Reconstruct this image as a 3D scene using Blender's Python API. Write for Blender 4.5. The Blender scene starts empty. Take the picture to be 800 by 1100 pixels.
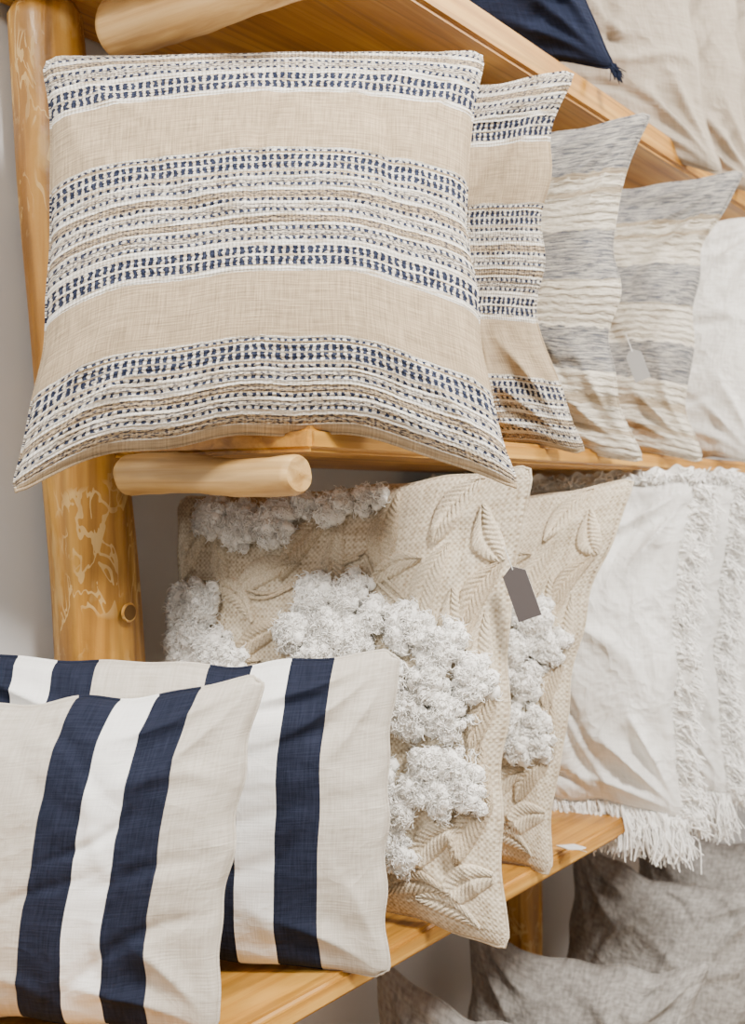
import bpy, bmesh, math, random
import numpy as np
from mathutils import Vector

H = 1.45   # eye height: all z below are relative to it
scene = bpy.context.scene

# ------------------------------------------------------------------ node helper
class G:
    def __init__(s, name, coord='UV'):
        s.mat = bpy.data.materials.new(name); s.mat.use_nodes = True
        s.nt = s.mat.node_tree; s.nt.nodes.clear()
        s.out = s.nt.nodes.new('ShaderNodeOutputMaterial')
        s.b = s.nt.nodes.new('ShaderNodeBsdfPrincipled')
        s.nt.links.new(s.b.outputs[0], s.out.inputs[0])
        tc = s.nt.nodes.new('ShaderNodeTexCoord')
        s.co = tc.outputs[coord]
        sp = s.nt.nodes.new('ShaderNodeSeparateXYZ')
        s.nt.links.new(s.co, sp.inputs[0])
        s.x, s.y, s.z = sp.outputs
    def _in(s, sock, v):
        if isinstance(v, bpy.types.NodeSocket):
            s.nt.links.new(v, sock)
        elif isinstance(v, (tuple, list)):
            sock.default_value = tuple(v) + ((1,) if len(v) == 3 and len(sock.default_value) == 4 else ())
        else:
            sock.default_value = v
    def m(s, op, a, b=0.0, c=0.0, clamp=False):
        n = s.nt.nodes.new('ShaderNodeMath'); n.operation = op; n.use_clamp = clamp
        s._in(n.inputs[0], a); s._in(n.inputs[1], b); s._in(n.inputs[2], c)
        return n.outputs[0]
    def comb(s, x, y, z=0.0):
        n = s.nt.nodes.new('ShaderNodeCombineXYZ')
        s._in(n.inputs[0], x); s._in(n.inputs[1], y); s._in(n.inputs[2], z)
        return n.outputs[0]
    def noise(s, vec, scale=1.0, detail=2.0, rough=.5, dist=0.0):
        n = s.nt.nodes.new('ShaderNodeTexNoise')
        s._in(n.inputs['Vector'], vec); n.inputs['Scale'].default_value = scale
        n.inputs['Detail'].default_value = detail; n.inputs['Roughness'].default_value = rough
        n.inputs['Distortion'].default_value = dist
        return n.outputs[0]
    def stretch(s, sx, sy, sz=1.0, off=0.0, **k):
        return s.noise(s.comb(s.m('MULTIPLY_ADD', s.x, sx, off), s.m('MULTIPLY', s.y, sy), s.m('MULTIPLY', s.z, sz)), 1.0, **k)
    def crease(s, k=5.0):
        """crumpled-cloth ridges"""
        a = s.m('ABSOLUTE', s.m('SUBTRACT', s.noise(s.co, k, 3, .5, .6), .5))
        b = s.m('ABSOLUTE', s.m('SUBTRACT', s.noise(s.co, k*2.3, 2, .5, .4), .5))
        return s.m('SUBTRACT', 0.0, s.m('ADD', a, s.m('MULTIPLY', b, .4)))
    def mix(s, f, a, b, mode='MIX'):
        n = s.nt.nodes.new('ShaderNodeMix'); n.data_type = 'RGBA'; n.blend_type = mode
        s._in(n.inputs[0], f); s._in(n.inputs[6], a); s._in(n.inputs[7], b)
        return n.outputs[2]
    def ramp(s, f, stops, interp='LINEAR'):
        n = s.nt.nodes.new('ShaderNodeValToRGB'); n.color_ramp.interpolation = interp
        el = n.color_ramp.elements
        while len(el) < len(stops): el.new(0.5)
        for e, (p, c) in zip(el, stops):
            e.position = p
        for e, (p, c) in zip(el, stops):
            if not isinstance(c, (tuple, list)): c = (c, c, c)
            e.color = (*c, 1)
        s._in(n.inputs[0], f)
        return n.outputs[0]
    def sep(s, c):
        n = s.nt.nodes.new('ShaderNodeSeparateColor'); s._in(n.inputs[0], c); return n.outputs
    def finish(s, color, rough=.85, height=None, dist=.002, strength=1.0, sheen=.0, spec=.15, coat=0):
        s._in(s.b.inputs['Base Color'], color); s._in(s.b.inputs['Roughness'], rough)
        s.b.inputs['Specular IOR Level'].default_value = spec
        s.b.inputs['Sheen Weight'].default_value = sheen
        s.b.inputs['Coat Weight'].default_value = coat
        if height is not None:
            bn = s.nt.nodes.new('ShaderNodeBump'); bn.inputs['Distance'].default_value = dist
            bn.inputs['Strength'].default_value = strength
            s._in(bn.inputs['Height'], height)
            s.nt.links.new(bn.outputs[0], s.b.inputs['Normal'])
        return s.mat

def slub(g, f=240, lo=9):
    a = g.stretch(lo, f); b = g.stretch(f, lo, off=13.0)
    return g.m('MULTIPLY', g.m('ADD', a, b), .5), a, b

LINEN = (.43, .335, .222); WHITE = (.84, .82, .77); NAVY = (.009, .013, .032)

def mat_woven():
    g = G('woven_navy_stripe_fabric')
    sl, a, b = slub(g, 260, 14)
    wob = g.m('MULTIPLY', g.m('SUBTRACT', g.noise(g.co, 7.0), .5), .004)
    wob2 = g.m('MULTIPLY', g.m('SUBTRACT', g.stretch(80, 12, detail=1), .5), .0045)
    t = g.m('ADD', g.m('ADD', g.m('SUBTRACT', 1.0, g.y), wob), wob2)
    lc = g.m('DIVIDE', g.m('MODULO', g.m('ADD', t, .137), .466), .327)
    # R navy ladder (value = block width), G white, B fleck
    L = (1.05, .75, 0); W = (0, 1, 0); F = (.0, .55, 1); O = (0, 0, 0); D = (.82, .95, .6); X = (0, .0, 1)
    stops = [(0, W), (.012, D), (.035, O), (.05, W), (.058, L), (.105, W), (.117, L), (.165, W), (.18, O), (.195, D), (.22, W), (.245, F), (.275, D), (.30, W),
             (.335, X), (.38, O), (.39, D), (.415, W), (.44, F), (.475, D), (.50, W), (.53, X), (.58, W), (.605, D), (.63, F), (.68, D), (.71, W), (.755, L),
             (.82, W), (.835, L), (.90, W)]
    r = g.sep(g.ramp(lc, stops, 'CONSTANT'))
    inb = g.m('MULTIPLY', g.m('LESS_THAN', lc, .95), g.m('GREATER_THAN', g.y, .012))
    jit = g.m('MULTIPLY', g.m('SUBTRACT', g.stretch(40, 90, detail=2), .5), .8)
    col = g.m('FRACT', g.m('ADD', g.m('MULTIPLY', g.x, 60.0), jit))
    thr = g.m('MULTIPLY_ADD', g.stretch(70, 150, detail=1, off=5.0), .8, .18)
    on = g.ramp(g.m('SUBTRACT', g.m('MULTIPLY', thr, r[0]), col), [(0.0, 0), (.06, 1)])
    navy = g.m('MULTIPLY', on, inb)
    fle = g.ramp(g.stretch(95, 330, detail=1), [(.50, 0), (.56, 1)])
    fl = g.m('MULTIPLY', g.m('MULTIPLY', r[2], fle), inb)
    wh = g.m('MULTIPLY', g.m('MULTIPLY', r[1], inb), .95)
    lin = g.mix(g.ramp(sl, [(.36, 0), (.64, 1)]), tuple(c*.68 for c in LINEN), tuple(min(1, c*1.26) for c in LINEN))
    white = g.mix(g.ramp(a, [(.38, 0), (.55, 1)]), (.42, .34, .24), WHITE)
    c = g.mix(wh, lin, white)
    nv = g.mix(g.ramp(sl, [(.4, 0), (.66, 1)]), NAVY, (.05, .06, .10))
    c = g.mix(g.m('MAXIMUM', navy, g.m('MULTIPLY', fl, .85)), c, nv)
    rows = g.m('SINE', g.m('MULTIPLY', t, 6.283*92))
    cols = g.m('SINE', g.m('MULTIPLY', g.x, 6.283*120))
    bandbump = g.m('MULTIPLY', g.m('ADD', g.m('MULTIPLY', rows, .40), g.m('MULTIPLY', cols, .30)), inb)
    hgt = g.m('ADD', g.m('ADD', sl, bandbump), g.m('MULTIPLY', g.m('SUBTRACT', wh, navy), .7))
    return g.finish(c, .9, hgt, .0020, .75)

def mat_heather():
    g = G('heathered_blue_stripe_fabric')
    wob = g.m('ADD', g.m('MULTIPLY', g.m('SUBTRACT', g.noise(g.co, 6.0), .5), .012), g.m('MULTIPLY', g.m('SUBTRACT', g.stretch(26, 60, detail=2), .5), .024))
    t = g.m('ADD', g.m('SUBTRACT', 1.0, g.y), wob)
    B = (1, 0, 0); C = (0, 1, 0); O = (0, 0, 0)
    r = g.sep(g.ramp(t, [(0, B), (.15, O), (.165, C), (.20, O), (.215, C), (.32, B), (.46, C), (.60, B), (.73, C), (.80, O), (.83, C), (.90, O), (.92, C)], 'CONSTANT'))
    st = g.stretch(16, 190, detail=4, rough=.75)
    st2 = g.stretch(7, 60, detail=3)
    grey = g.mix(g.ramp(st, [(.41, 0), (.60, 1)]), (.085, .098, .13), (.56, .53, .48))
    cream = g.mix(g.ramp(st, [(.36, 0), (.52, 1)]), (.38, .31, .22), (.78, .72, .61))
    tan = g.mix(g.ramp(st, [(.4, 0), (.6, 1)]), (.30, .24, .165), (.56, .47, .35))
    c = g.mix(r[1], tan, cream); c = g.mix(g.m('MULTIPLY', r[0], .92), c, grey)
    rib = g.m('SINE', g.m('MULTIPLY', t, 6.283*42))
    h = g.m('ADD', g.m('MULTIPLY', st, 1.0), g.m('ADD', g.m('MULTIPLY', g.m('MULTIPLY', rib, r[1]), .5), g.m('MULTIPLY', st2, .8)))
    return g.finish(c, .9, h, .004, .9)

def mat_lumbar():
    g = G('navy_white_striped_linen')
    sl, a, b = slub(g, 200, 10)
    Ln = (0, 0, 0); N = (1, 0, 0); W = (0, 1, 0)
    x = g.m('ADD', g.x, g.m('MULTIPLY', g.m('SUBTRACT', g.noise(g.co, 3.0), .5), .008))
    r = g.sep(g.ramp(x, [(0, Ln), (.055, N), (.15, W), (.235, N), (.33, Ln), (.575, N), (.67, W), (.755, N), (.85, Ln)], 'CONSTANT'))
    v = g.ramp(sl, [(.33, 0), (.67, 1)])
    lin = g.mix(v, (.48, .43, .365), (.63, .585, .515))
    wh = g.mix(v, (.82, .82, .81), (.91, .91, .90))
    nv = g.mix(v, (.007, .010, .021), (.019, .023, .045))
    c = g.mix(r[1], lin, wh); c = g.mix(r[0], c, nv)
    h = g.m('ADD', sl, g.m('MULTIPLY', g.crease(4.0), 9.0))
    return g.finish(c, .88, h, .0012, .75)

def mat_plain(name, c0, c1, f=200, dist=.0009, lo=10, cr=0.0):
    g = G(name); sl, a, b = slub(g, f, lo)
    h = sl if not cr else g.m('ADD', sl, g.m('MULTIPLY', g.crease(5.0), cr))
    return g.finish(g.mix(g.ramp(sl, [(.36, 0), (.64, 1)]), c0, c1), .92, h, dist, .85)

def mat_burlap():
    g = G('cream_basketweave_fabric')
    sl, a, b = slub(g, 120, 18)
    wx = g.m('SINE', g.m('MULTIPLY', g.x, 6.283*70)); wy = g.m('SINE', g.m('MULTIPLY', g.y, 6.283*80))
    w = g.m('MULTIPLY', g.m('MULTIPLY', wx, wy), .11)
    h = g.m('ADD', sl, w)
    return g.finish(g.mix(g.ramp(h, [(.3, 0), (.62, 1)]), (.37, .29, .19), (.72, .635, .50)), .95, h, .0035, .85)

def mat_waffle():
    g = G('white_textured_weave')
    sl, a, b = slub(g, 150, 14)
    return g.finish(g.mix(g.ramp(sl, [(.35, 0), (.62, 1)]), (.64, .61, .56), (.86, .84, .80)), .9, g.m('ADD', sl, g.m('MULTIPLY', g.crease(5.0), 6.0)), .003, .8)

def mat_yarn(name, c0, c1, f=500):
    g = G(name, 'Object')
    n = g.noise(g.co, f, 2)
    return g.finish(g.mix(g.ramp(n, [(.35, 0), (.65, 1)]), c0, c1), .95, n, .001, .5)

def mat_wood(name, c0, c1, c2, axis='x', scrape=False, rough=.45):
    g = G(name, 'Object')
    s = {'x': (1.6, 38, 60), 'y': (38, 1.6, 60), 'z': (38, 38, 1.6)}[axis]
    v = g.comb(g.m('MULTIPLY', g.x, s[0]), g.m('MULTIPLY', g.y, s[1]), g.m('MULTIPLY', g.z, s[2]))
    n = g.noise(v, 1.0, 5, .6, .6)
    big = g.noise(g.co, 5.0, 2)
    f = g.m('ADD', g.m('MULTIPLY', n, .8), g.m('MULTIPLY', big, .25))
    c = g.ramp(f, [(.38, c0), (.52, c1), (.66, c2)])
    h = n
    rg = g.m('SINE', g.m('MULTIPLY', g.noise(g.comb(*[g.m('MULTIPLY', q, k*.22) for q, k in zip((g.x, g.y, g.z), s)]), 1.0, 2, .5, .4), 55.0))
    c = g.mix(g.m('MULTIPLY', g.ramp(rg, [(.45, 0), (1.0, 1)]), .40), c, tuple(q*.5 for q in c0))
    if scrape:
        def sc(k, off, w):
            d = g.noise(g.comb(g.m('MULTIPLY_ADD', g.x, k, off), g.m('MULTIPLY', g.y, k), g.m('MULTIPLY', g.z, k*.45)), 1.0, 3, .55, .9)
            wv = g.m('MULTIPLY', g.noise(g.co, 14.0, 1), w)
            return g.m('LESS_THAN', g.m('ABSOLUTE', g.m('SUBTRACT', d, .5)), wv)
        line = g.m('MAXIMUM', sc(13, 0.0, .026), sc(21, 7.0, .020))
        gate = g.ramp(g.noise(g.co, 11.0, 2), [(.47, 0), (.55, 1)])
        c = g.mix(g.m('MULTIPLY', g.m('MULTIPLY', line, gate), .60), c, (.66, .46, .19))
        patch = g.ramp(g.noise(g.comb(g.m('MULTIPLY', g.x, 20), g.m('MULTIPLY', g.y, 20), g.m('MULTIPLY', g.z, 7)), 1.0, 4, .6), [(.58, 0), (.66, 1)])
        c = g.mix(g.m('MULTIPLY', patch, .45), c, (.62, .42, .16))
        dark = g.ramp(g.noise(g.comb(g.m('MULTIPLY', g.x, 25), g.m('MULTIPLY', g.y, 25), g.m('MULTIPLY', g.z, 5)), 1.0, 4), [(.34, 1), (.48, 0)])
        c = g.mix(g.m('MULTIPLY', dark, .65), c, (.16, .07, .014))
        h = g.m('ADD', n, g.m('MULTIPLY', g.noise(g.co, 45, 4), 1.2))
    return g.finish(c, rough, h, .0018, .7, spec=.4, coat=.08)

def mat_paint(name, col, rough=.8):
    g = G(name, 'Object'); n = g.noise(g.co, 60, 3); n2 = g.noise(g.co, 1.3, 2)
    return g.finish(g.mix(n2, tuple(c*.94 for c in col), col), rough, n, .0008, .3)

WOVEN = mat_woven(); HEATHER = mat_heather(); LUMBAR = mat_lumbar(); BURLAP = mat_burlap(); WAFFLE = mat_waffle()
LINENM = mat_plain('natural_linen', (.35, .27, .175), (.53, .43, .31))
CREAM = mat_plain('cream_cotton_back', (.57, .495, .38), (.69, .62, .50), 160, .0006)
WLIN = mat_plain('white_linen', (.78, .77, .74), (.90, .89, .865), 180, .0012, cr=26.0)
GREYF = mat_plain('grey_chenille', (.23, .215, .20), (.43, .41, .385), 70, .0025, 25, cr=5.0)
BEIGE = mat_plain('beige_linen', (.39, .33, .26), (.51, .44, .36), 170, .0010, cr=16.0)
NAVYF = mat_plain('navy_cotton', (.007, .010, .022), (.015, .020, .044), 160, .001, cr=8.0)
LUMBACK = mat_plain('lumbar_back_linen', (.48, .43, .365), (.63, .585, .515))
TUFT = mat_yarn('white_wool_tuft', (.95, .925, .88), (.98, .97, .94), 300)
THREAD = mat_yarn('cream_embroidery_thread', (.54, .445, .315), (.77, .68, .54), 420)
THREAD2 = mat_yarn('tan_embroidery_thread', (.45, .36, .245), (.66, .56, .42), 420)
FRINGE = mat_yarn('white_fringe_thread', (.95, .935, .90), (.98, .97, .95), 200)
WOOD = mat_wood('varnished_pine', (.32, .133, .014), (.50, .232, .031), (.62, .330, .063))
POSTW = mat_wood('varnished_log', (.26, .110, .015), (.41, .192, .029), (.52, .280, .056), 'z', True, .4)
LOGW = mat_wood('peeled_branch', (.40, .21, .06), (.57, .345, .12), (.69, .46, .20), 'y', False, .5)
DARK = mat_paint('dark_recess', (.10, .05, .015))
TAGM = mat_paint('grey_card', (.09, .078, .078), .6)
TAGW = mat_paint('pale_grey_card', (.33, .32, .31), .6)
TAGE = mat_paint('white_card_edge', (.8, .8, .78), .6)

# ------------------------------------------------------------------ mesh builder
class MB:
    def __init__(s): s.v = []; s.f = []; s.m = []; s.uv = []; s.n = 0
    def add(s, V, F, mi=0, UV=None):
        V = np.asarray(V, float).reshape(-1, 3); F = np.asarray(F, int).reshape(-1, 4)
        s.v.append(V); s.f.append(F + s.n); s.m.append(np.full(len(F), mi))
        s.uv.append(np.zeros((len(V), 2)) if UV is None else np.asarray(UV, float)); s.n += len(V)
    def tubes(s, P, r, mi, sides=3, tip=.55):
        P = np.asarray(P, float); n, k, _ = P.shape
        d = P[:, -1]-P[:, 0]; d /= np.linalg.norm(d, axis=1, keepdims=True)+1e-9
        ref = np.where(np.abs(d[:, 2:3]) > .8, np.array([[1., 0, 0]]), np.array([[0, 0, 1.]]))
        a = np.cross(d, ref); a /= np.linalg.norm(a, axis=1, keepdims=True)+1e-9
        b = np.cross(d, a)
        r = np.broadcast_to(np.asarray(r, float), (n,))
        taper = np.linspace(1, tip, k)
        ang = np.arange(sides)*2*math.pi/sides
        ring = a[:, None, :]*np.cos(ang)[None, :, None]+b[:, None, :]*np.sin(ang)[None, :, None]
        V = P[:, :, None, :]+ring[:, None, :, :]*(r[:, None, None, None]*taper[None, :, None, None])
        base = (np.arange(n)*k*sides)[:, None, None]
        i = np.arange(k-1)[None, :, None]; j = np.arange(sides)[None, None, :]; j2 = (j+1) % sides
        F = np.stack([base+i*sides+j, base+i*sides+j2, base+(i+1)*sides+j2, base+(i+1)*sides+j], -1)
        s.add(V.reshape(-1, 3), F.reshape(-1, 4), mi)
    def build(s, name, mats, parent=None):
        V = np.concatenate(s.v); F = np.concatenate(s.f); M = np.concatenate(s.m); UV = np.concatenate(s.uv)
        c = (V.max(0)+V.min(0))/2; c[2] = V[:, 2].min()
        me = bpy.data.meshes.new(name); me.from_pydata((V-c).tolist(), [], F.tolist())
        for m in mats: me.materials.append(m)
        me.polygons.foreach_set('material_index', M.astype(np.int32))
        me.polygons.foreach_set('use_smooth', np.ones(len(F), bool))
        ul = me.uv_layers.new(name='UVMap')
        idx = np.empty(len(me.loops), np.int32); me.loops.foreach_get('vertex_index', idx)
        ul.data.foreach_set('uv', UV[idx].ravel())
        me.update()
        ob = bpy.data.objects.new(name, me); ob.location = c
        scene.collection.objects.link(ob)
        if parent: ob.parent = parent
        return ob

class Pillow:
    """TL,TR,BR,BL world corners; bows = inward pinch in metres for top,right,bottom,left edges."""
    def __init__(s, TL, TR, BR, BL, bows=(.03, .03, .03, .03), T=.08, seed=1, wr=1.0, a=2.3, b=.5, dents=1.0, cr=.010, gather=1.0):
        up = lambda p: np.array([p[0], p[1], p[2]+H])
        s.c = [up(p) for p in (TL, TR, BR, BL)]; s.bows = bows; s.T = T; s.a = a; s.b = b; s.wr = wr; s.dents = dents; s.crn = cr; s.ga = gather
        TL, TR, BR, BL = s.c
        s.W = (TR-TL+BR-BL); s.W /= np.linalg.norm(s.W)
        s.U = (TL-BL+TR-BR); s.U -= s.U.dot(s.W)*s.W; s.U /= np.linalg.norm(s.U)
        s.n = np.cross(s.W, s.U)
        R = np.random.RandomState(seed)
        s.waves = [(R.uniform(-1, 1, 2)*R.uniform(5, 13), R.uniform(0, 6.28), R.uniform(.4, 1)) for _ in range(7)]
        s.fine = [(R.uniform(-1, 1, 2)*R.uniform(25, 50), R.uniform(0, 6.28), R.uniform(.4, 1)) for _ in range(6)]
        s.cr = [(R.uniform(6, 10), R.uniform(0, 6.28)) for _ in range(4)]
        s.ed = [(R.uniform(26, 40), R.uniform(0, 6.28), R.uniform(8, 14), R.uniform(0, 6.28)) for _ in range(4)]
        s.folds = [(R.uniform(.1, .9), R.uniform(.08, .92), R.uniform(-.9, .9)+(0 if R.rand() < .5 else 1.57), R.uniform(.10, .28), R.uniform(.014, .032), R.uniform(.5, 1)*(1 if R.rand() < .35 else -1)) for _ in range(16)]
    def surf(s, S, Tt, side=1, extra=0.0):
        """S left->right, Tt bottom->top"""
        S = np.asarray(S, float); Tt = np.asarray(Tt, float)
        TL, TR, BR, BL = s.c
        e = lambda x: x[..., None]
        P = e((1-S)*Tt)*TL+e(S*Tt)*TR+e(S*(1-Tt))*BR+e((1-S)*(1-Tt))*BL
        q = lambda x: 1-np.abs(2*x-1)**2.6
        wob = lambda x, k: 1+(.12*np.sin(x*11+s.ed[k][1])+.08*np.sin(x*23+s.ed[k][3]))*min(1, s.ga+.3)
        bt, br, bb, bl = s.bows
        P = P+e((bl*(1-S)**1.5*q(Tt)*wob(Tt, 0)-br*S**1.5*q(Tt)*wob(Tt, 1)))*s.W
        P = P+e((bb*(1-Tt)**1.5*q(S)*wob(S, 2)-bt*Tt**1.5*q(S)*wob(S, 3)))*s.U
        for k, (dist, al, vec) in enumerate([(1-Tt, S, s.U), (1-S, Tt, s.W), (Tt, S, s.U), (S, Tt, s.W)]):
            P = P+e(.0022*s.ga*np.sin(al*31+s.ed[k][1])*np.exp(-dist/.05)*q(al))*vec
        for (cx, cy) in [(0, 1), (1, 1), (1, 0), (0, 0)]:
            r = np.hypot(S-cx, Tt-cy)
            g = np.exp(-(r/.022)**2)*s.crn
            d = s.W*(1 if cx == 0 else -1)+s.U*(1 if cy == 0 else -1)
            P = P+e(g)*d*.7
        base = np.clip((1-np.abs(2*S-1)**s.a)*(1-np.abs(2*Tt-1)**s.a), 0, 1)
        h = s.T*base**s.b
        mask = np.clip(base*3, 0, 1)
        low = sum(A*np.sin(k[0]*S+k[1]*Tt+p) for k, p, A in s.waves)/5
        fin = sum(A*np.sin(k[0]*S+k[1]*Tt+p) for k, p, A in s.fine)/5
        w = low*.010*s.dents+fin*.0016*s.wr
        for (fx, fy, an, L, wd, A) in s.folds:
            dx = S-fx; dy = Tt-fy
            u = dx*math.cos(an)+dy*math.sin(an); v = -dx*math.sin(an)+dy*math.cos(an)+.05*np.sin(u*9+fx*20)
            w = w+A*.0075*s.wr*np.exp(-(v/wd)**2)*np.exp(-(u/L)**2)
        d = [1-Tt, 1-S, Tt, S]; al = [S, Tt, S, Tt]
        for k in range(4):
            f1, p1, f2, p2 = s.ed[k]
            g = np.sin(f1*al[k]+p1+2*np.sin(f2*al[k]+p2))
            amp = .6+.6*np.sin(al[k]*7+p2)
            w = w+g*amp*np.exp(-d[k]/.075)*.0050*s.wr*s.ga*np.clip(d[k]/.02, 0, 1)
        for k, (cx, cy) in enumerate([(0, 1), (1, 1), (1, 0), (0, 0)]):
            dx = np.abs(S-cx); dy = np.abs(Tt-cy); r = np.hypot(dx, dy); an = np.arctan2(dy, dx)
            f, p = s.cr[k]
            cz = -np.abs(np.sin(f*an*.8+p+r*3))**.8+.5
            w = w+cz*.018*s.wr*np.exp(-((r-.19)/.12)**2)
        h = h+w*mask+extra
        return P+e(side*h)*s.n
    def mesh(s, M, N=90, back_mi=1):
        l = np.linspace(0, 1, N); c = (1-np.cos(np.pi*l))/2; l = .45*l+.55*c
        S, Tt = np.meshgrid(l, l)
        A = s.surf(S, Tt, 1); B = s.surf(S, Tt, -1)
        edge = np.zeros((N, N), bool); edge[0] = edge[-1] = True; edge[:, 0] = edge[:, -1] = True
        A[edge] = B[edge] = (A[edge]+B[edge])/2
        idx = np.arange(N*N).reshape(N, N)
        F = np.stack([idx[:-1, :-1], idx[:-1, 1:], idx[1:, 1:], idx[1:, :-1]], -1).reshape(-1, 4)
        UV = np.stack([S, Tt], -1).reshape(-1, 2)
        M.add(A.reshape(-1, 3), F, 0, UV)
        bi = np.where(edge, idx-N*N, 0); cnt = (~edge).sum(); bi[~edge] = np.arange(cnt)
        Fb = np.stack([bi[:-1, :-1], bi[1:, :-1], bi[1:, 1:], bi[:-1, 1:]], -1).reshape(-1, 4)
        M.add(B[~edge], Fb, back_mi, UV.reshape(N, N, 2)[~edge])
        q = np.linspace(0, 1, 70)[:-1]
        loop = np.concatenate([np.stack([q, q*0], 1), np.stack([q*0+1, q], 1), np.stack([1-q, q*0+1], 1), np.stack([q*0, 1-q], 1)])
        ring = (s.surf(loop[:, 0], loop[:, 1], 1)+s.surf(loop[:, 0], loop[:, 1], -1))/2
        n = len(ring); T_ = np.roll(ring, -1, 0)-np.roll(ring, 1, 0); T_ /= np.linalg.norm(T_, axis=1, keepdims=True)+1e-9
        b1 = np.tile(s.n, (n, 1)); b2 = np.cross(T_, b1); sd = 6; r = .0024
        an = np.arange(sd)*2*np.pi/sd
        V = ring[:, None]+r*(b1[:, None]*np.cos(an)[None, :, None]+b2[:, None]*np.sin(an)[None, :, None])
        i = np.arange(n)[:, None]; j = np.arange(sd)[None]
        F = np.stack([i*sd+j, i*sd+(j+1) % sd, ((i+1) % n)*sd+(j+1) % sd, ((i+1) % n)*sd+j], -1).reshape(-1, 4)
        M.add(V.reshape(-1, 3), F, 0, np.repeat(loop, sd, 0))

def simple(name, mats, N=80, **k):
    p = Pillow(**k); M = MB(); p.mesh(M, N); return M.build(name, mats)

# ------------------------------------------------------------------ middle shelf row
simple('woven_striped_pillow', [WOVEN, LINENM], 140, TL=(.852, 1.098, .518), TR=(1.249, .730, .566), BR=(1.156, .628, .008), BL=(.776, 1.055, .002),
       bows=(.004, .040, .070, .026), T=.085, seed=3, wr=.5, dents=.7, gather=.25)
simple('woven_striped_pillow', [WOVEN, LINENM], 110, TL=(1.28, 1.19, .575), TR=(1.482, .717, .612), BR=(1.578, .745, .068), BL=(1.33, 1.19, .075),
       bows=(.006, .062, .022, .02), T=.075, seed=5, wr=1.3, dents=1.7)
simple('heathered_stripe_pillow', [HEATHER, LINENM], 100, TL=(1.56, 1.19, .575), TR=(1.700, .692, .608), BR=(1.755, .728, .058), BL=(1.60, 1.19, .08),
       bows=(.010, .060, .025, .02), T=.07, seed=8, wr=1.5, dents=1.8)
simple('heathered_stripe_pillow', [HEATHER, LINENM], 100, TL=(1.88, 1.19, .575), TR=(2.074, .668, .600), BR=(2.035, .73, .066), BL=(1.88, 1.19, .08),
       bows=(.012, .060, .025, .02), T=.075, seed=11, wr=1.5, dents=1.8)
simple('white_textured_pillow', [WAFFLE, WLIN], 80, TL=(2.2, 1.19, .58), TR=(2.38, .69, .60), BR=(2.34, .72, .07), BL=(2.18, 1.19, .08), seed=13, T=.085, wr=1.6, dents=1.7)
simple('white_textured_pillow', [WAFFLE, WLIN], 60, TL=(2.48, 1.19, .58), TR=(2.66, .69, .60), BR=(2.62, .72, .07), BL=(2.46, 1.19, .08), seed=14, T=.085)
simple('white_textured_pillow', [WAFFLE, WLIN], 60, TL=(2.78, 1.19, .58), TR=(2.96, .69, .60), BR=(2.92, .72, .07), BL=(2.76, 1.19, .08), seed=15, T=.085)

# ------------------------------------------------------------------ embroidered pillows
def leaf(p, M, s0, t0, ang, L, w, mi, rng):
    nu, nv = 70, 17
    u = np.linspace(0, 1, nu)[None]; v = np.linspace(-1, 1, nv)[:, None]
    u, v = np.broadcast_arrays(u, v)
    wid = w*np.sin(np.pi*np.clip(u, 0.02, .985)**.85)**.75
    al = (u-.5)*L; ac = v*wid*.5
    ac = ac+.12*L*(np.sin(np.pi*u)-.5)
    S = s0+(al*math.cos(ang)-ac*math.sin(ang)); Tt = t0+(al*math.sin(ang)+ac*math.cos(ang))
    av = np.abs(v)
    st = np.abs(np.sin(np.pi*(u*L/.0135+av*2.4)))**.55
    dome = np.clip(1-av**3, 0, 1)**.5*(1-.65*np.exp(-(av/.13)**2))
    hgt = dome*(.0022+.0072*st)-.0015*(av > .98)
    S = np.clip(S, .012, .988); Tt = np.clip(Tt, .012, .988)
    P = p.surf(S, Tt, 1, 0.0)+(hgt[..., None])*p.n
    idx = np.arange(nu*nv).reshape(nv, nu)
    F = np.stack([idx[:-1, :-1], idx[:-1, 1:], idx[1:, 1:], idx[1:, :-1]], -1).reshape(-1, 4)
    M.add(P.reshape(-1, 3), F, mi)

def stem(p, M, pts, mi):
    pts = np.array(pts); n = len(pts); x = np.linspace(0, n-1, 60)
    S = np.interp(x, range(n), pts[:, 0]); Tt = np.interp(x, range(n), pts[:, 1])
    k = np.ones(9)/9
    S = np.convolve(np.pad(S, 4, 'edge'), k, 'valid'); Tt = np.convolve(np.pad(Tt, 4, 'edge'), k, 'valid')
    for off in (-.006, .006):
        P = p.surf(np.clip(S+off, .01, .99), np.clip(Tt+off, .01, .99), 1, .0025)
        for i in range(0, len(P)-2, 2):
            M.tubes(P[None, i:i+3], .0035, mi, 6)

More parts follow.
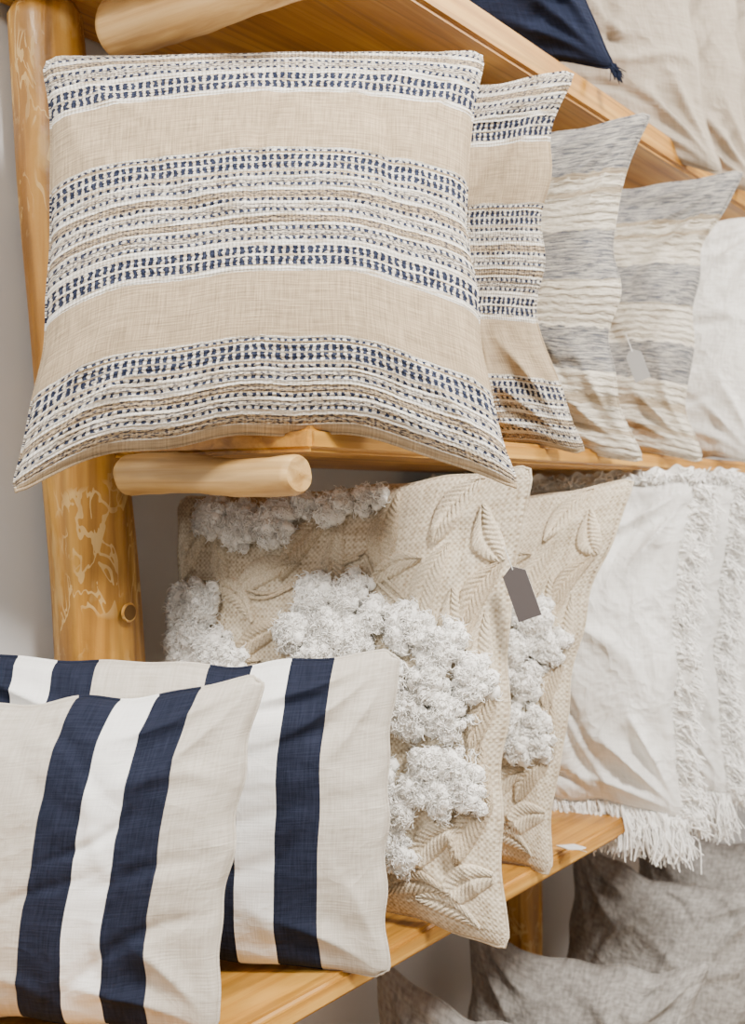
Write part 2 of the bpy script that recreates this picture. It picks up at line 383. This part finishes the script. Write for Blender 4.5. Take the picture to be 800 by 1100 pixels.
def tuft(p, M, lobes, mi, rng, dens=1.0):
    """lobes: (s,t,r in uv) -> domed petals of curly wool pile"""
    for (s0, t0, r) in lobes:
        r = r*1.08
        ncl = max(8, int(9200*r*r*dens))
        for q in range(ncl):
            a = q*2.39996+rng.uniform(-.3, .3); rr = r*math.sqrt((q+.5)/ncl)*rng.uniform(.85, 1.10)
            cs = s0+rr*math.cos(a); ct = t0+rr*math.sin(a)
            cs = min(max(cs, .02), .98); ct = min(max(ct, .02), .98)
            dome = .020*max(0, 1-(rr/r)**2)**.5-.001
            c = p.surf(np.array([cs]), np.array([ct]), 1, dome)[0]
            R = rng.uniform(.006, .0115)
            nt_, np_ = 7, 9
            th = np.linspace(0.05, math.pi-.05, nt_)[:, None]; ph = np.linspace(0, 2*math.pi, np_, endpoint=False)[None]
            d = np.stack([np.sin(th)*np.cos(ph), np.sin(th)*np.sin(ph), np.cos(th)+0*ph], -1)
            V = c+d*(R*1.0*(1+.20*rng.uniform(-1, 1, (nt_, np_))))[..., None]
            idx = np.arange(nt_*np_).reshape(nt_, np_); nx = np.roll(idx, -1, 1)
            F = np.stack([idx[:-1], nx[:-1], nx[1:], idx[1:]], -1).reshape(-1, 4)
            M.add(V.reshape(-1, 3), F, mi)
            nf = 20
            d0 = rng.normal(size=(nf, 3)); d0 += p.n*1.0; d0 /= np.linalg.norm(d0, axis=1, keepdims=True)
            side = np.cross(d0, rng.normal(size=(nf, 3))); side /= np.linalg.norm(side, axis=1, keepdims=True)
            up = np.cross(d0, side)
            k = 7; tt = np.linspace(0, 1, k)
            cr = rng.uniform(.001, .0055, nf); tw = rng.uniform(1.5, 5.0, nf)
            ln = rng.uniform(.001, .0100, nf)
            phi = tw[:, None]*tt[None]+rng.uniform(0, 6.28, nf)[:, None]
            P = c+d0[:, None]*(R*.85+ln[:, None, None]*tt[None, :, None])+side[:, None]*(cr[:, None]*np.cos(phi))[..., None]+up[:, None]*(cr[:, None]*np.sin(phi))[..., None]
            M.tubes(P, rng.uniform(.0006, .0014, nf), mi, 3, .6)

def embroidered(seed, N, dens, **k):
    p = Pillow(seed=seed, **k); M = MB(); p.mesh(M, N); rng = np.random.RandomState(seed+50)
    D = math.radians
    L = [(.66, .885, 95, .19, .085), (.83, .93, 60, .17, .08), (.93, .86, 120, .15, .07), (.44, .88, 50, .22, .08), (.33, .80, 20, .20, .075), (.24, .74, -35, .17, .065),
         (.33, .64, 25, .20, .07), (.53, .84, 100, .15, .07), (.80, .77, 75, .17, .08), (.93, .74, 60, .15, .075), (.88, .68, 110, .15, .07), (.95, .62, 95, .15, .07),
         (.95, .48, 70, .14, .065), (.08, .87, 60, .18, .07), (.18, .84, 100, .15, .06), (.25, .55, 30, .19, .07), (.30, .45, 60, .19, .07), (.45, .47, 110, .18, .065),
         (.10, .33, 70, .17, .065), (.25, .30, 25, .19, .065), (.42, .30, 80, .18, .065), (.93, .24, 55, .17, .08), (.84, .20, 40, .17, .075), (.92, .12, 30, .18, .075),
         (.78, .09, 10, .19, .07), (.86, .06, -10, .16, .06), (.52, .12, 50, .18, .065), (.40, .10, 20, .18, .065), (.20, .08, -20, .17, .06), (.62, .40, 90, .15, .06), (.96, .36, 100, .13, .06), (.70, .80, 20, .14, .06), (.64, .50, 60, .12, .055)]
    for i, (s, t, a, l, w) in enumerate(L):
        leaf(p, M, s, t, D(a), l, w, 2 if i % 3 else 3, rng)
    stem(p, M, [(.05, .78), (.2, .78), (.33, .74), (.5, .80), (.62, .84)], 3)
    stem(p, M, [(.62, .84), (.66, .78), (.74, .72)], 2)
    stem(p, M, [(.97, .80), (.90, .62), (.95, .42), (.84, .22), (.60, .06)], 3)
    stem(p, M, [(.1, .2), (.3, .38), (.5, .40), (.6, .46)], 3)
    tuft(p, M, [(.14, .945, .05), (.24, .92, .055), (.34, .93, .055), (.50, .965, .045), (.60, .975, .04), (.42, .975, .035)], 4, rng, dens)
    tuft(p, M, [(.04, .71, .055), (.13, .725, .055), (.04, .61, .055), (.17, .60, .06), (.10, .65, .05), (.24, .58, .045), (.09, .55, .045)], 4, rng, dens)
    tuft(p, M, [(.50, .745, .048), (.595, .745, .048), (.445, .66, .048), (.52, .60, .05), (.61, .64, .052), (.54, .675, .04), (.67, .69, .035)], 4, rng, dens)
    tuft(p, M, [(.76, .665, .05), (.86, .63, .05), (.93, .555, .046), (.87, .475, .048), (.77, .475, .05), (.71, .56, .048), (.82, .555, .045)], 4, rng, dens)
    tuft(p, M, [(.91, .365, .042), (.83, .37, .040), (.94, .315, .036), (.87, .30, .04), (.80, .315, .034)], 4, rng, dens)
    tuft(p, M, [(.70, .325, .040), (.75, .265, .040), (.71, .20, .042), (.75, .15, .035), (.67, .14, .035)], 4, rng, dens)
    tuft(p, M, [(.30, .20, .05), (.22, .19, .045), (.26, .13, .045)], 4, rng, dens*.6)
    return M.build('embroidered_floral_pillow', [BURLAP, CREAM, THREAD, THREAD2, TUFT])

embroidered(21, 110, 1.0, TL=(1.155, 1.184, .005), TR=(1.295, .685, .046), BR=(1.250, .696, -.565), BL=(1.12, 1.18, -.545), bows=(.012, .024, .03, .015), T=.07, wr=.6, dents=.8)
embroidered(22, 90, .8, TL=(1.49, 1.19, .0), TR=(1.655, .70, .035), BR=(1.519, .775, -.56), BL=(1.40, 1.19, -.545), bows=(.02, .034, .03, .015), T=.07, wr=.8)

# ------------------------------------------------------------------ fringed white pillows
def fringed(seed, **k):
    p = Pillow(seed=seed, **k); M = MB(); p.mesh(M, 120); rng = np.random.RandomState(seed)
    n = 620
    for e in range(4):
        out = [p.U, p.W, -p.U, -p.W][e]
        for lay in range(2):
            q = np.sort(rng.uniform(0, 1, n)); one = np.ones(n)
            S, Tt = [(q, one), (one, q), (q, 0*one), (0*one, q)][e]
            P0 = (p.surf(S, Tt, 1))
            cl = np.sin(q*80+rng.uniform(0, 6)+2*np.sin(q*19))
            L = rng.uniform(.022, .052, n)*(1.35 if e == 2 else 1.0)
            d = out[None]*1.0+p.n[None]*(rng.normal(size=(n, 1))*.25+.35*lay-.1+cl[:, None]*.35)+(p.W if e in (0, 2) else p.U)[None]*(rng.normal(size=(n, 1))*.25+cl[:, None]*.5)
            d /= np.linalg.norm(d, axis=1, keepdims=True)
            kk = 7; tt = np.linspace(0, 1, kk)
            wig = rng.normal(size=(n, 3))*.005
            P = P0[:, None]+d[:, None]*(L[:, None]*tt)[..., None]+wig[:, None]*np.sin(tt*7)[None, :, None]
            P[..., 2] -= (tt**2)[None]*.024
            M.tubes(P, rng.uniform(.0012, .0026, n), 2, 5)
        m = 200; q = np.linspace(0, 1, m); one = np.ones(m)
        S, Tt = [(q, one), (one, q), (q, 0*one), (0*one, q)][e]
        P0 = p.surf(S, Tt, 1)
        rows = []
        for w_ in (0, .007, .014, .021, .028):
            ruf = (np.sin(q*48+e)+.7*np.sin(q*29+2))*w_*.40
            rows.append(P0+out[None]*(w_*(1+.15*np.sin(q*90)))[:, None]+p.n[None]*ruf[:, None])
        V = np.stack(rows); idx = np.arange(5*m).reshape(5, m)
        F = np.stack([idx[:-1, :-1], idx[:-1, 1:], idx[1:, 1:], idx[1:, :-1]], -1).reshape(-1, 4)
        M.add(V.reshape(-1, 3), F, 0)
    return M.build('fringed_white_pillow', [WLIN, WLIN, FRINGE])
fringed(31, TL=(1.80, 1.18, .02), TR=(1.955, .715, .035), BR=(1.880, .705, -.545), BL=(1.75, 1.18, -.54), bows=(.01, .03, .02, .01), T=.085, wr=2.6, dents=2.4)
fringed(32, TL=(2.02, 1.18, .02), TR=(2.13, .70, .035), BR=(2.06, .69, -.54), BL=(1.97, 1.18, -.54), bows=(.01, .03, .02, .01), T=.06, wr=2.2, dents=1.8)
fringed(33, TL=(2.24, 1.18, .02), TR=(2.34, .70, .035), BR=(2.28, .70, -.54), BL=(2.2, 1.18, -.54), bows=(.01, .02, .02, .01), T=.07, wr=1.6)
fringed(34, TL=(2.50, 1.18, .02), TR=(2.60, .70, .035), BR=(2.55, .70, -.54), BL=(2.45, 1.18, -.54), bows=(.01, .02, .02, .01), T=.075, wr=1.6)

# ------------------------------------------------------------------ lumbar pillows
simple('striped_lumbar_pillow', [LUMBAR, LUMBACK], 120, TL=(.65, 1.20, -.215), TR=(.912, .80, -.182), BR=(.850, .812, -.548), BL=(.60, 1.21, -.545),
       bows=(.020, .014, .012, .01), T=.070, seed=41, wr=.9, dents=1.0, cr=.013)
simple('striped_lumbar_pillow', [LUMBAR, LUMBACK], 120, TL=(.80, 1.20, -.175), TR=(1.110, .764, -.175), BR=(1.083, .761, -.558), BL=(.78, 1.20, -.545),
       bows=(.020, .012, .022, .01), T=.070, seed=44, wr=.9, dents=1.0, cr=.013)

# ------------------------------------------------------------------ upper and lower rows
p = Pillow(TL=(1.40, 1.19, 1.1), TR=(1.55, .80, 1.12), BR=(1.715, .760, .690), BL=(1.50, 1.19, .695), T=.07, seed=51, wr=1.5, dents=1.5); M = MB(); p.mesh(M, 70)
c = p.surf(np.array([1.]), np.array([0.]), 1)[0]
rng = np.random.RandomState(7); n = 60
st = c+rng.normal(size=(n, 3))*.003; tt = np.linspace(0, 1, 5)
P = st[:, None]+(np.array([-.002, -.012, -.020])+rng.normal(size=(n, 3))*.004)[:, None]*tt[None, :, None]
M.tubes(P, .0012, 0, 3)
M.build('navy_tasselled_pillow', [NAVYF, NAVYF])
simple('beige_linen_pillow', [BEIGE, BEIGE], 80, TL=(1.80, 1.19, 1.13), TR=(2.02, .75, 1.15), BR=(2.150, .735, .615), BL=(1.85, 1.19, .69), T=.10, seed=53, wr=2.0, dents=2.0)
simple('beige_linen_pillow', [BEIGE, BEIGE], 80, TL=(2.12, 1.19, 1.13), TR=(2.30, .75, 1.15), BR=(2.44, .745, .64), BL=(2.16, 1.19, .69), T=.09, seed=54, wr=2.0, dents=2.0)
simple('beige_linen_pillow', [BEIGE, BEIGE], 60, TL=(2.45, 1.19, 1.13), TR=(2.60, .75, 1.15), BR=(2.72, .745, .66), BL=(2.48, 1.19, .69), T=.09, seed=55, wr=1.2)

gz = -1.30
simple('grey_chenille_pillow', [GREYF, GREYF], 80, TL=(1.62, 1.17, -.795), TR=(1.74, .74, -.87), BR=(1.68, .78, gz), BL=(1.56, 1.17, gz), bows=(.05, .02, .02, .02), T=.09, seed=61, wr=1.9, dents=1.8)
simple('grey_chenille_pillow', [GREYF, GREYF], 80, TL=(1.93, 1.17, -.82), TR=(2.10, .74, -.86), BR=(1.98, .78, gz), BL=(1.86, 1.17, gz), bows=(.05, .02, .02, .02), T=.095, seed=62, wr=1.9, dents=1.8)
simple('grey_chenille_pillow', [GREYF, GREYF], 80, TL=(2.40, 1.17, -.77), TR=(2.50, .74, -.83), BR=(2.34, .78, gz), BL=(2.24, 1.17, gz), bows=(.05, .02, .02, .02), T=.11, seed=63, wr=1.9, dents=1.8)
simple('grey_chenille_pillow', [GREYF, GREYF], 60, TL=(2.74, 1.17, -.80), TR=(2.84, .74, -.83), BR=(2.72, .78, gz), BL=(2.62, 1.17, gz), T=.09, seed=64, wr=1.2)

# ------------------------------------------------------------------ shelf unit
unit = bpy.data.objects.new('wooden_shelf_unit', None); scene.collection.objects.link(unit)
def board(name, x0, x1, y0, y1, z0, z1, mat=WOOD, bev=.006, parent=unit):
    bm = bmesh.new(); bmesh.ops.create_cube(bm, size=1)
    for v in bm.verts:
        v.co = Vector(((v.co.x)*(x1-x0), v.co.y*(y1-y0), v.co.z*(z1-z0)))
    bmesh.ops.bevel(bm, geom=bm.edges[:], offset=bev, segments=3, affect='EDGES')
    me = bpy.data.meshes.new(name); bm.to_mesh(me); bm.free(); me.materials.append(mat)
    ob = bpy.data.objects.new(name, me); ob.location = ((x0+x1)/2, (y0+y1)/2, (z0+z1)/2+H)
    scene.collection.objects.link(ob); ob.parent = parent; return ob
YB = 1.236
board('shelf_board_top', .85, 3.4, .80, YB, .630, .680)
board('shelf_board_middle', .985, 3.4, .80, YB, .054, .083)
board('shelf_board_lower', .35, 3.4, .80, YB, -.576, -.546)
board('shelf_board_bottom', .35, 3.4, .80, YB, gz-.03, gz)

def log(name, p0, p1, r0, r1, mat, seed, sides=28, K=30, flat=1.0, bend=.004):
    rng = np.random.RandomState(seed)
    p0 = np.array(p0, float)+[0, 0, H]; p1 = np.array(p1, float)+[0, 0, H]
    d = p1-p0; L = np.linalg.norm(d); d /= L
    a = np.cross(d, [0, 0, 1.]) if abs(d[2]) < .9 else np.cross(d, [0, 1., 0]); a /= np.linalg.norm(a); b = np.cross(d, a)
    ph = rng.uniform(0, 6.28, 8)
    M = MB(); t = np.linspace(0, 1, K)[:, None]; an = np.arange(sides)[None]*2*math.pi/sides
    r = (r0+(r1-r0)*t)*(1+.04*np.sin(t*7+ph[0])+.035*np.sin(2*an+t*4+ph[1])+.03*np.sin(3*an-t*9+ph[2])+.016*np.sin(5*an+t*17+ph[3])+.012*np.sin(t*40+an+ph[6]))
    ed = np.minimum(t, 1-t)*L
    r = r*np.clip(.84+.16*np.sqrt(np.clip(ed/.008, 0, 1)), 0, 1)
    cx = bend*np.sin(t*math.pi*1.3+ph[4]); cy = bend*np.sin(t*math.pi*1.7+ph[5])
    P = p0+d*(t*L)[..., None]+a*(np.cos(an)*r+cx)[..., None]+b*(np.sin(an)*r*flat+cy)[..., None]
    P[..., 1] = np.minimum(P[..., 1], YB)
    idx = np.arange(K*sides).reshape(K, sides); nx = np.roll(idx, -1, 1)
    F = np.stack([idx[:-1], nx[:-1], nx[1:], idx[1:]], -1).reshape(-1, 4)
    M.add(P.reshape(-1, 3), F, 0)
    for row in (P[0], P[-1]):
        c = row.mean(0); V = np.concatenate([row, c+(row-c)*.5, c+(row-c)*.02])
        i = np.arange(sides*3).reshape(3, sides); n2 = np.roll(i, -1, 1)
        M.add(V, np.stack([i[:-1], n2[:-1], n2[1:], i[1:]], -1).reshape(-1, 4), 0)
    return M.build(name, [mat], unit)
log('bracket_log_top', (.968, 1.112, .588), (.982, .800, .590), .031, .026, LOGW, 71, K=60, flat=1.15)
log('bracket_log_middle', (.982, 1.096, .029), (.974, .806, .030), .0245, .023, LOGW, 72, K=60)
log('bracket_log_lower', (.978, 1.098, -.602), (.972, .815, -.602), .0235, .022, LOGW, 73)
log('post_near', (1.105, 1.165, -1.449), (.925, 1.185, .628), .086, .043, POSTW, 74, 48, 160, bend=.006)
log('post_far', (2.17, 1.178, -1.449), (2.14, 1.188, .628), .055, .045, POSTW, 75, 40, 80, bend=.006)

def bolt(c, r):
    for kind in ('rim', 'hole'):
        if kind == 'rim':
            bpy.ops.mesh.primitive_torus_add(major_radius=r, minor_radius=.0022, major_segments=32, minor_segments=8, location=(0, 0, 0), rotation=(math.pi/2, 0, 0))
        else:
            bpy.ops.mesh.primitive_cylinder_add(radius=r*.95, depth=.004, vertices=32, location=(0, 0, 0), rotation=(math.pi/2, 0, 0))
        o = bpy.context.object; o.name = 'bolt_'+kind; o.data.materials.append(POSTW if kind == 'rim' else DARK)
        o.parent = unit; o.location = Vector((c[0], c[1], c[2]+H))
bolt((.997, 1.109, -.144), .0105)

# ------------------------------------------------------------------ price tags
def tag(c, w, h, rot, mat):
    rr = [(-w/2, -h/2), (w/2, -h/2), (w/2, h/2), (0, h/2+.010), (-w/2, h/2)]
    bm = bmesh.new(); vs = [bm.verts.new((x, 0, z)) for x, z in rr]; f = bm.faces.new(vs)
    e = bmesh.ops.extrude_face_region(bm, geom=[f])
    for v in e['geom']:
        if isinstance(v, bmesh.types.BMVert): v.co.y += .0016
    bmesh.ops.recalc_face_normals(bm, faces=bm.faces)
    me = bpy.data.meshes.new('price_tag'); me.materials.append(mat); me.materials.append(TAGE)
    for x in bm.faces:
        if abs(x.normal.y) < .5: x.material_index = 1
    r = bmesh.ops.create_cone(bm, segments=6, radius1=.0006, radius2=.0006, depth=.03, cap_ends=True)
    for v in r['verts']: v.co.z += h/2+.02
    for v in r['verts']:
        for x in v.link_faces: x.material_index = 1
    bm.to_mesh(me); bm.free()
    o = bpy.data.objects.new('price_tag', me); o.location = (c[0], c[1], c[2]+H); o.rotation_euler = rot
    scene.collection.objects.link(o)
tag((1.240, .674, -.118), .030, .058, (0, math.radians(-20), math.radians(-70)), TAGM)
tag((1.665, .703, .205), .024, .042, (0, math.radians(-20), math.radians(-75)), TAGW)
tag((1.60, .785, -.535), .03, .045, (math.radians(80), 0, math.radians(-40)), TAGE)

# ------------------------------------------------------------------ room
def slab(name, x0, x1, y0, y1, z0, z1, mat):
    return board(name, x0, x1, y0, y1, z0-H, z1-H, mat, .001, None)
WALL = mat_paint('pale_grey_wall_paint', (.61, .615, .625))
FLOOR = mat_wood('floor_planks', (.30, .22, .15), (.42, .32, .22), (.5, .4, .3))
slab('wall_back', -3, 6, 1.24, 1.34, 0, 3.1, WALL)
slab('wall_right', 6, 6.1, -4, 1.34, 0, 3.1, WALL)
slab('floor', -3, 6.1, -4, 1.34, -.1, 0, FLOOR)
slab('ceiling', -3, 6.1, -4, 1.34, 3.1, 3.2, mat_paint('ceiling_paint', (.8, .8, .8)))

w = bpy.data.worlds.new('World'); scene.world = w; w.use_nodes = True
w.node_tree.nodes['Background'].inputs[0].default_value = (1, .97, .915, 1)
w.node_tree.nodes['Background'].inputs[1].default_value = .47

def area(name, loc, tgt, sx, sy, power, col):
    l = bpy.data.lights.new(name, 'AREA'); l.shape = 'RECTANGLE'; l.size = sx; l.size_y = sy; l.energy = power; l.color = col
    o = bpy.data.objects.new(name, l); o.location = loc
    o.rotation_euler = (Vector(tgt)-Vector(loc)).to_track_quat('-Z', 'Y').to_euler(); scene.collection.objects.link(o)
area('ceiling_light_near', (.65, -.75, 2.95), (1.2, .9, 1.3), .45, .45, 122, (1, .955, .88))
area('ceiling_light_left', (-1.3, .3, 2.95), (1.2, .9, 1.3), .5, .5, 62, (1, .955, .88))
area('ceiling_light_far', (2.9, -.8, 2.95), (2.2, .9, 1.3), .6, .6, 85, (1, .955, .88))

# ------------------------------------------------------------------ camera
cam = bpy.data.cameras.new('camera'); co = bpy.data.objects.new('camera', cam); scene.collection.objects.link(co)
cam.sensor_fit = 'VERTICAL'; cam.sensor_height = 36; cam.sensor_width = 26.18; cam.lens = 36*1225/1100
cam.shift_y = -13/1100
co.location = (0, 0, H); co.rotation_euler = (math.pi/2, 0, math.radians(-54.0))
cam.clip_start = .05
cam.dof.use_dof = True; cam.dof.focus_distance = 1.33; cam.dof.aperture_fstop = 6.0
scene.camera = co
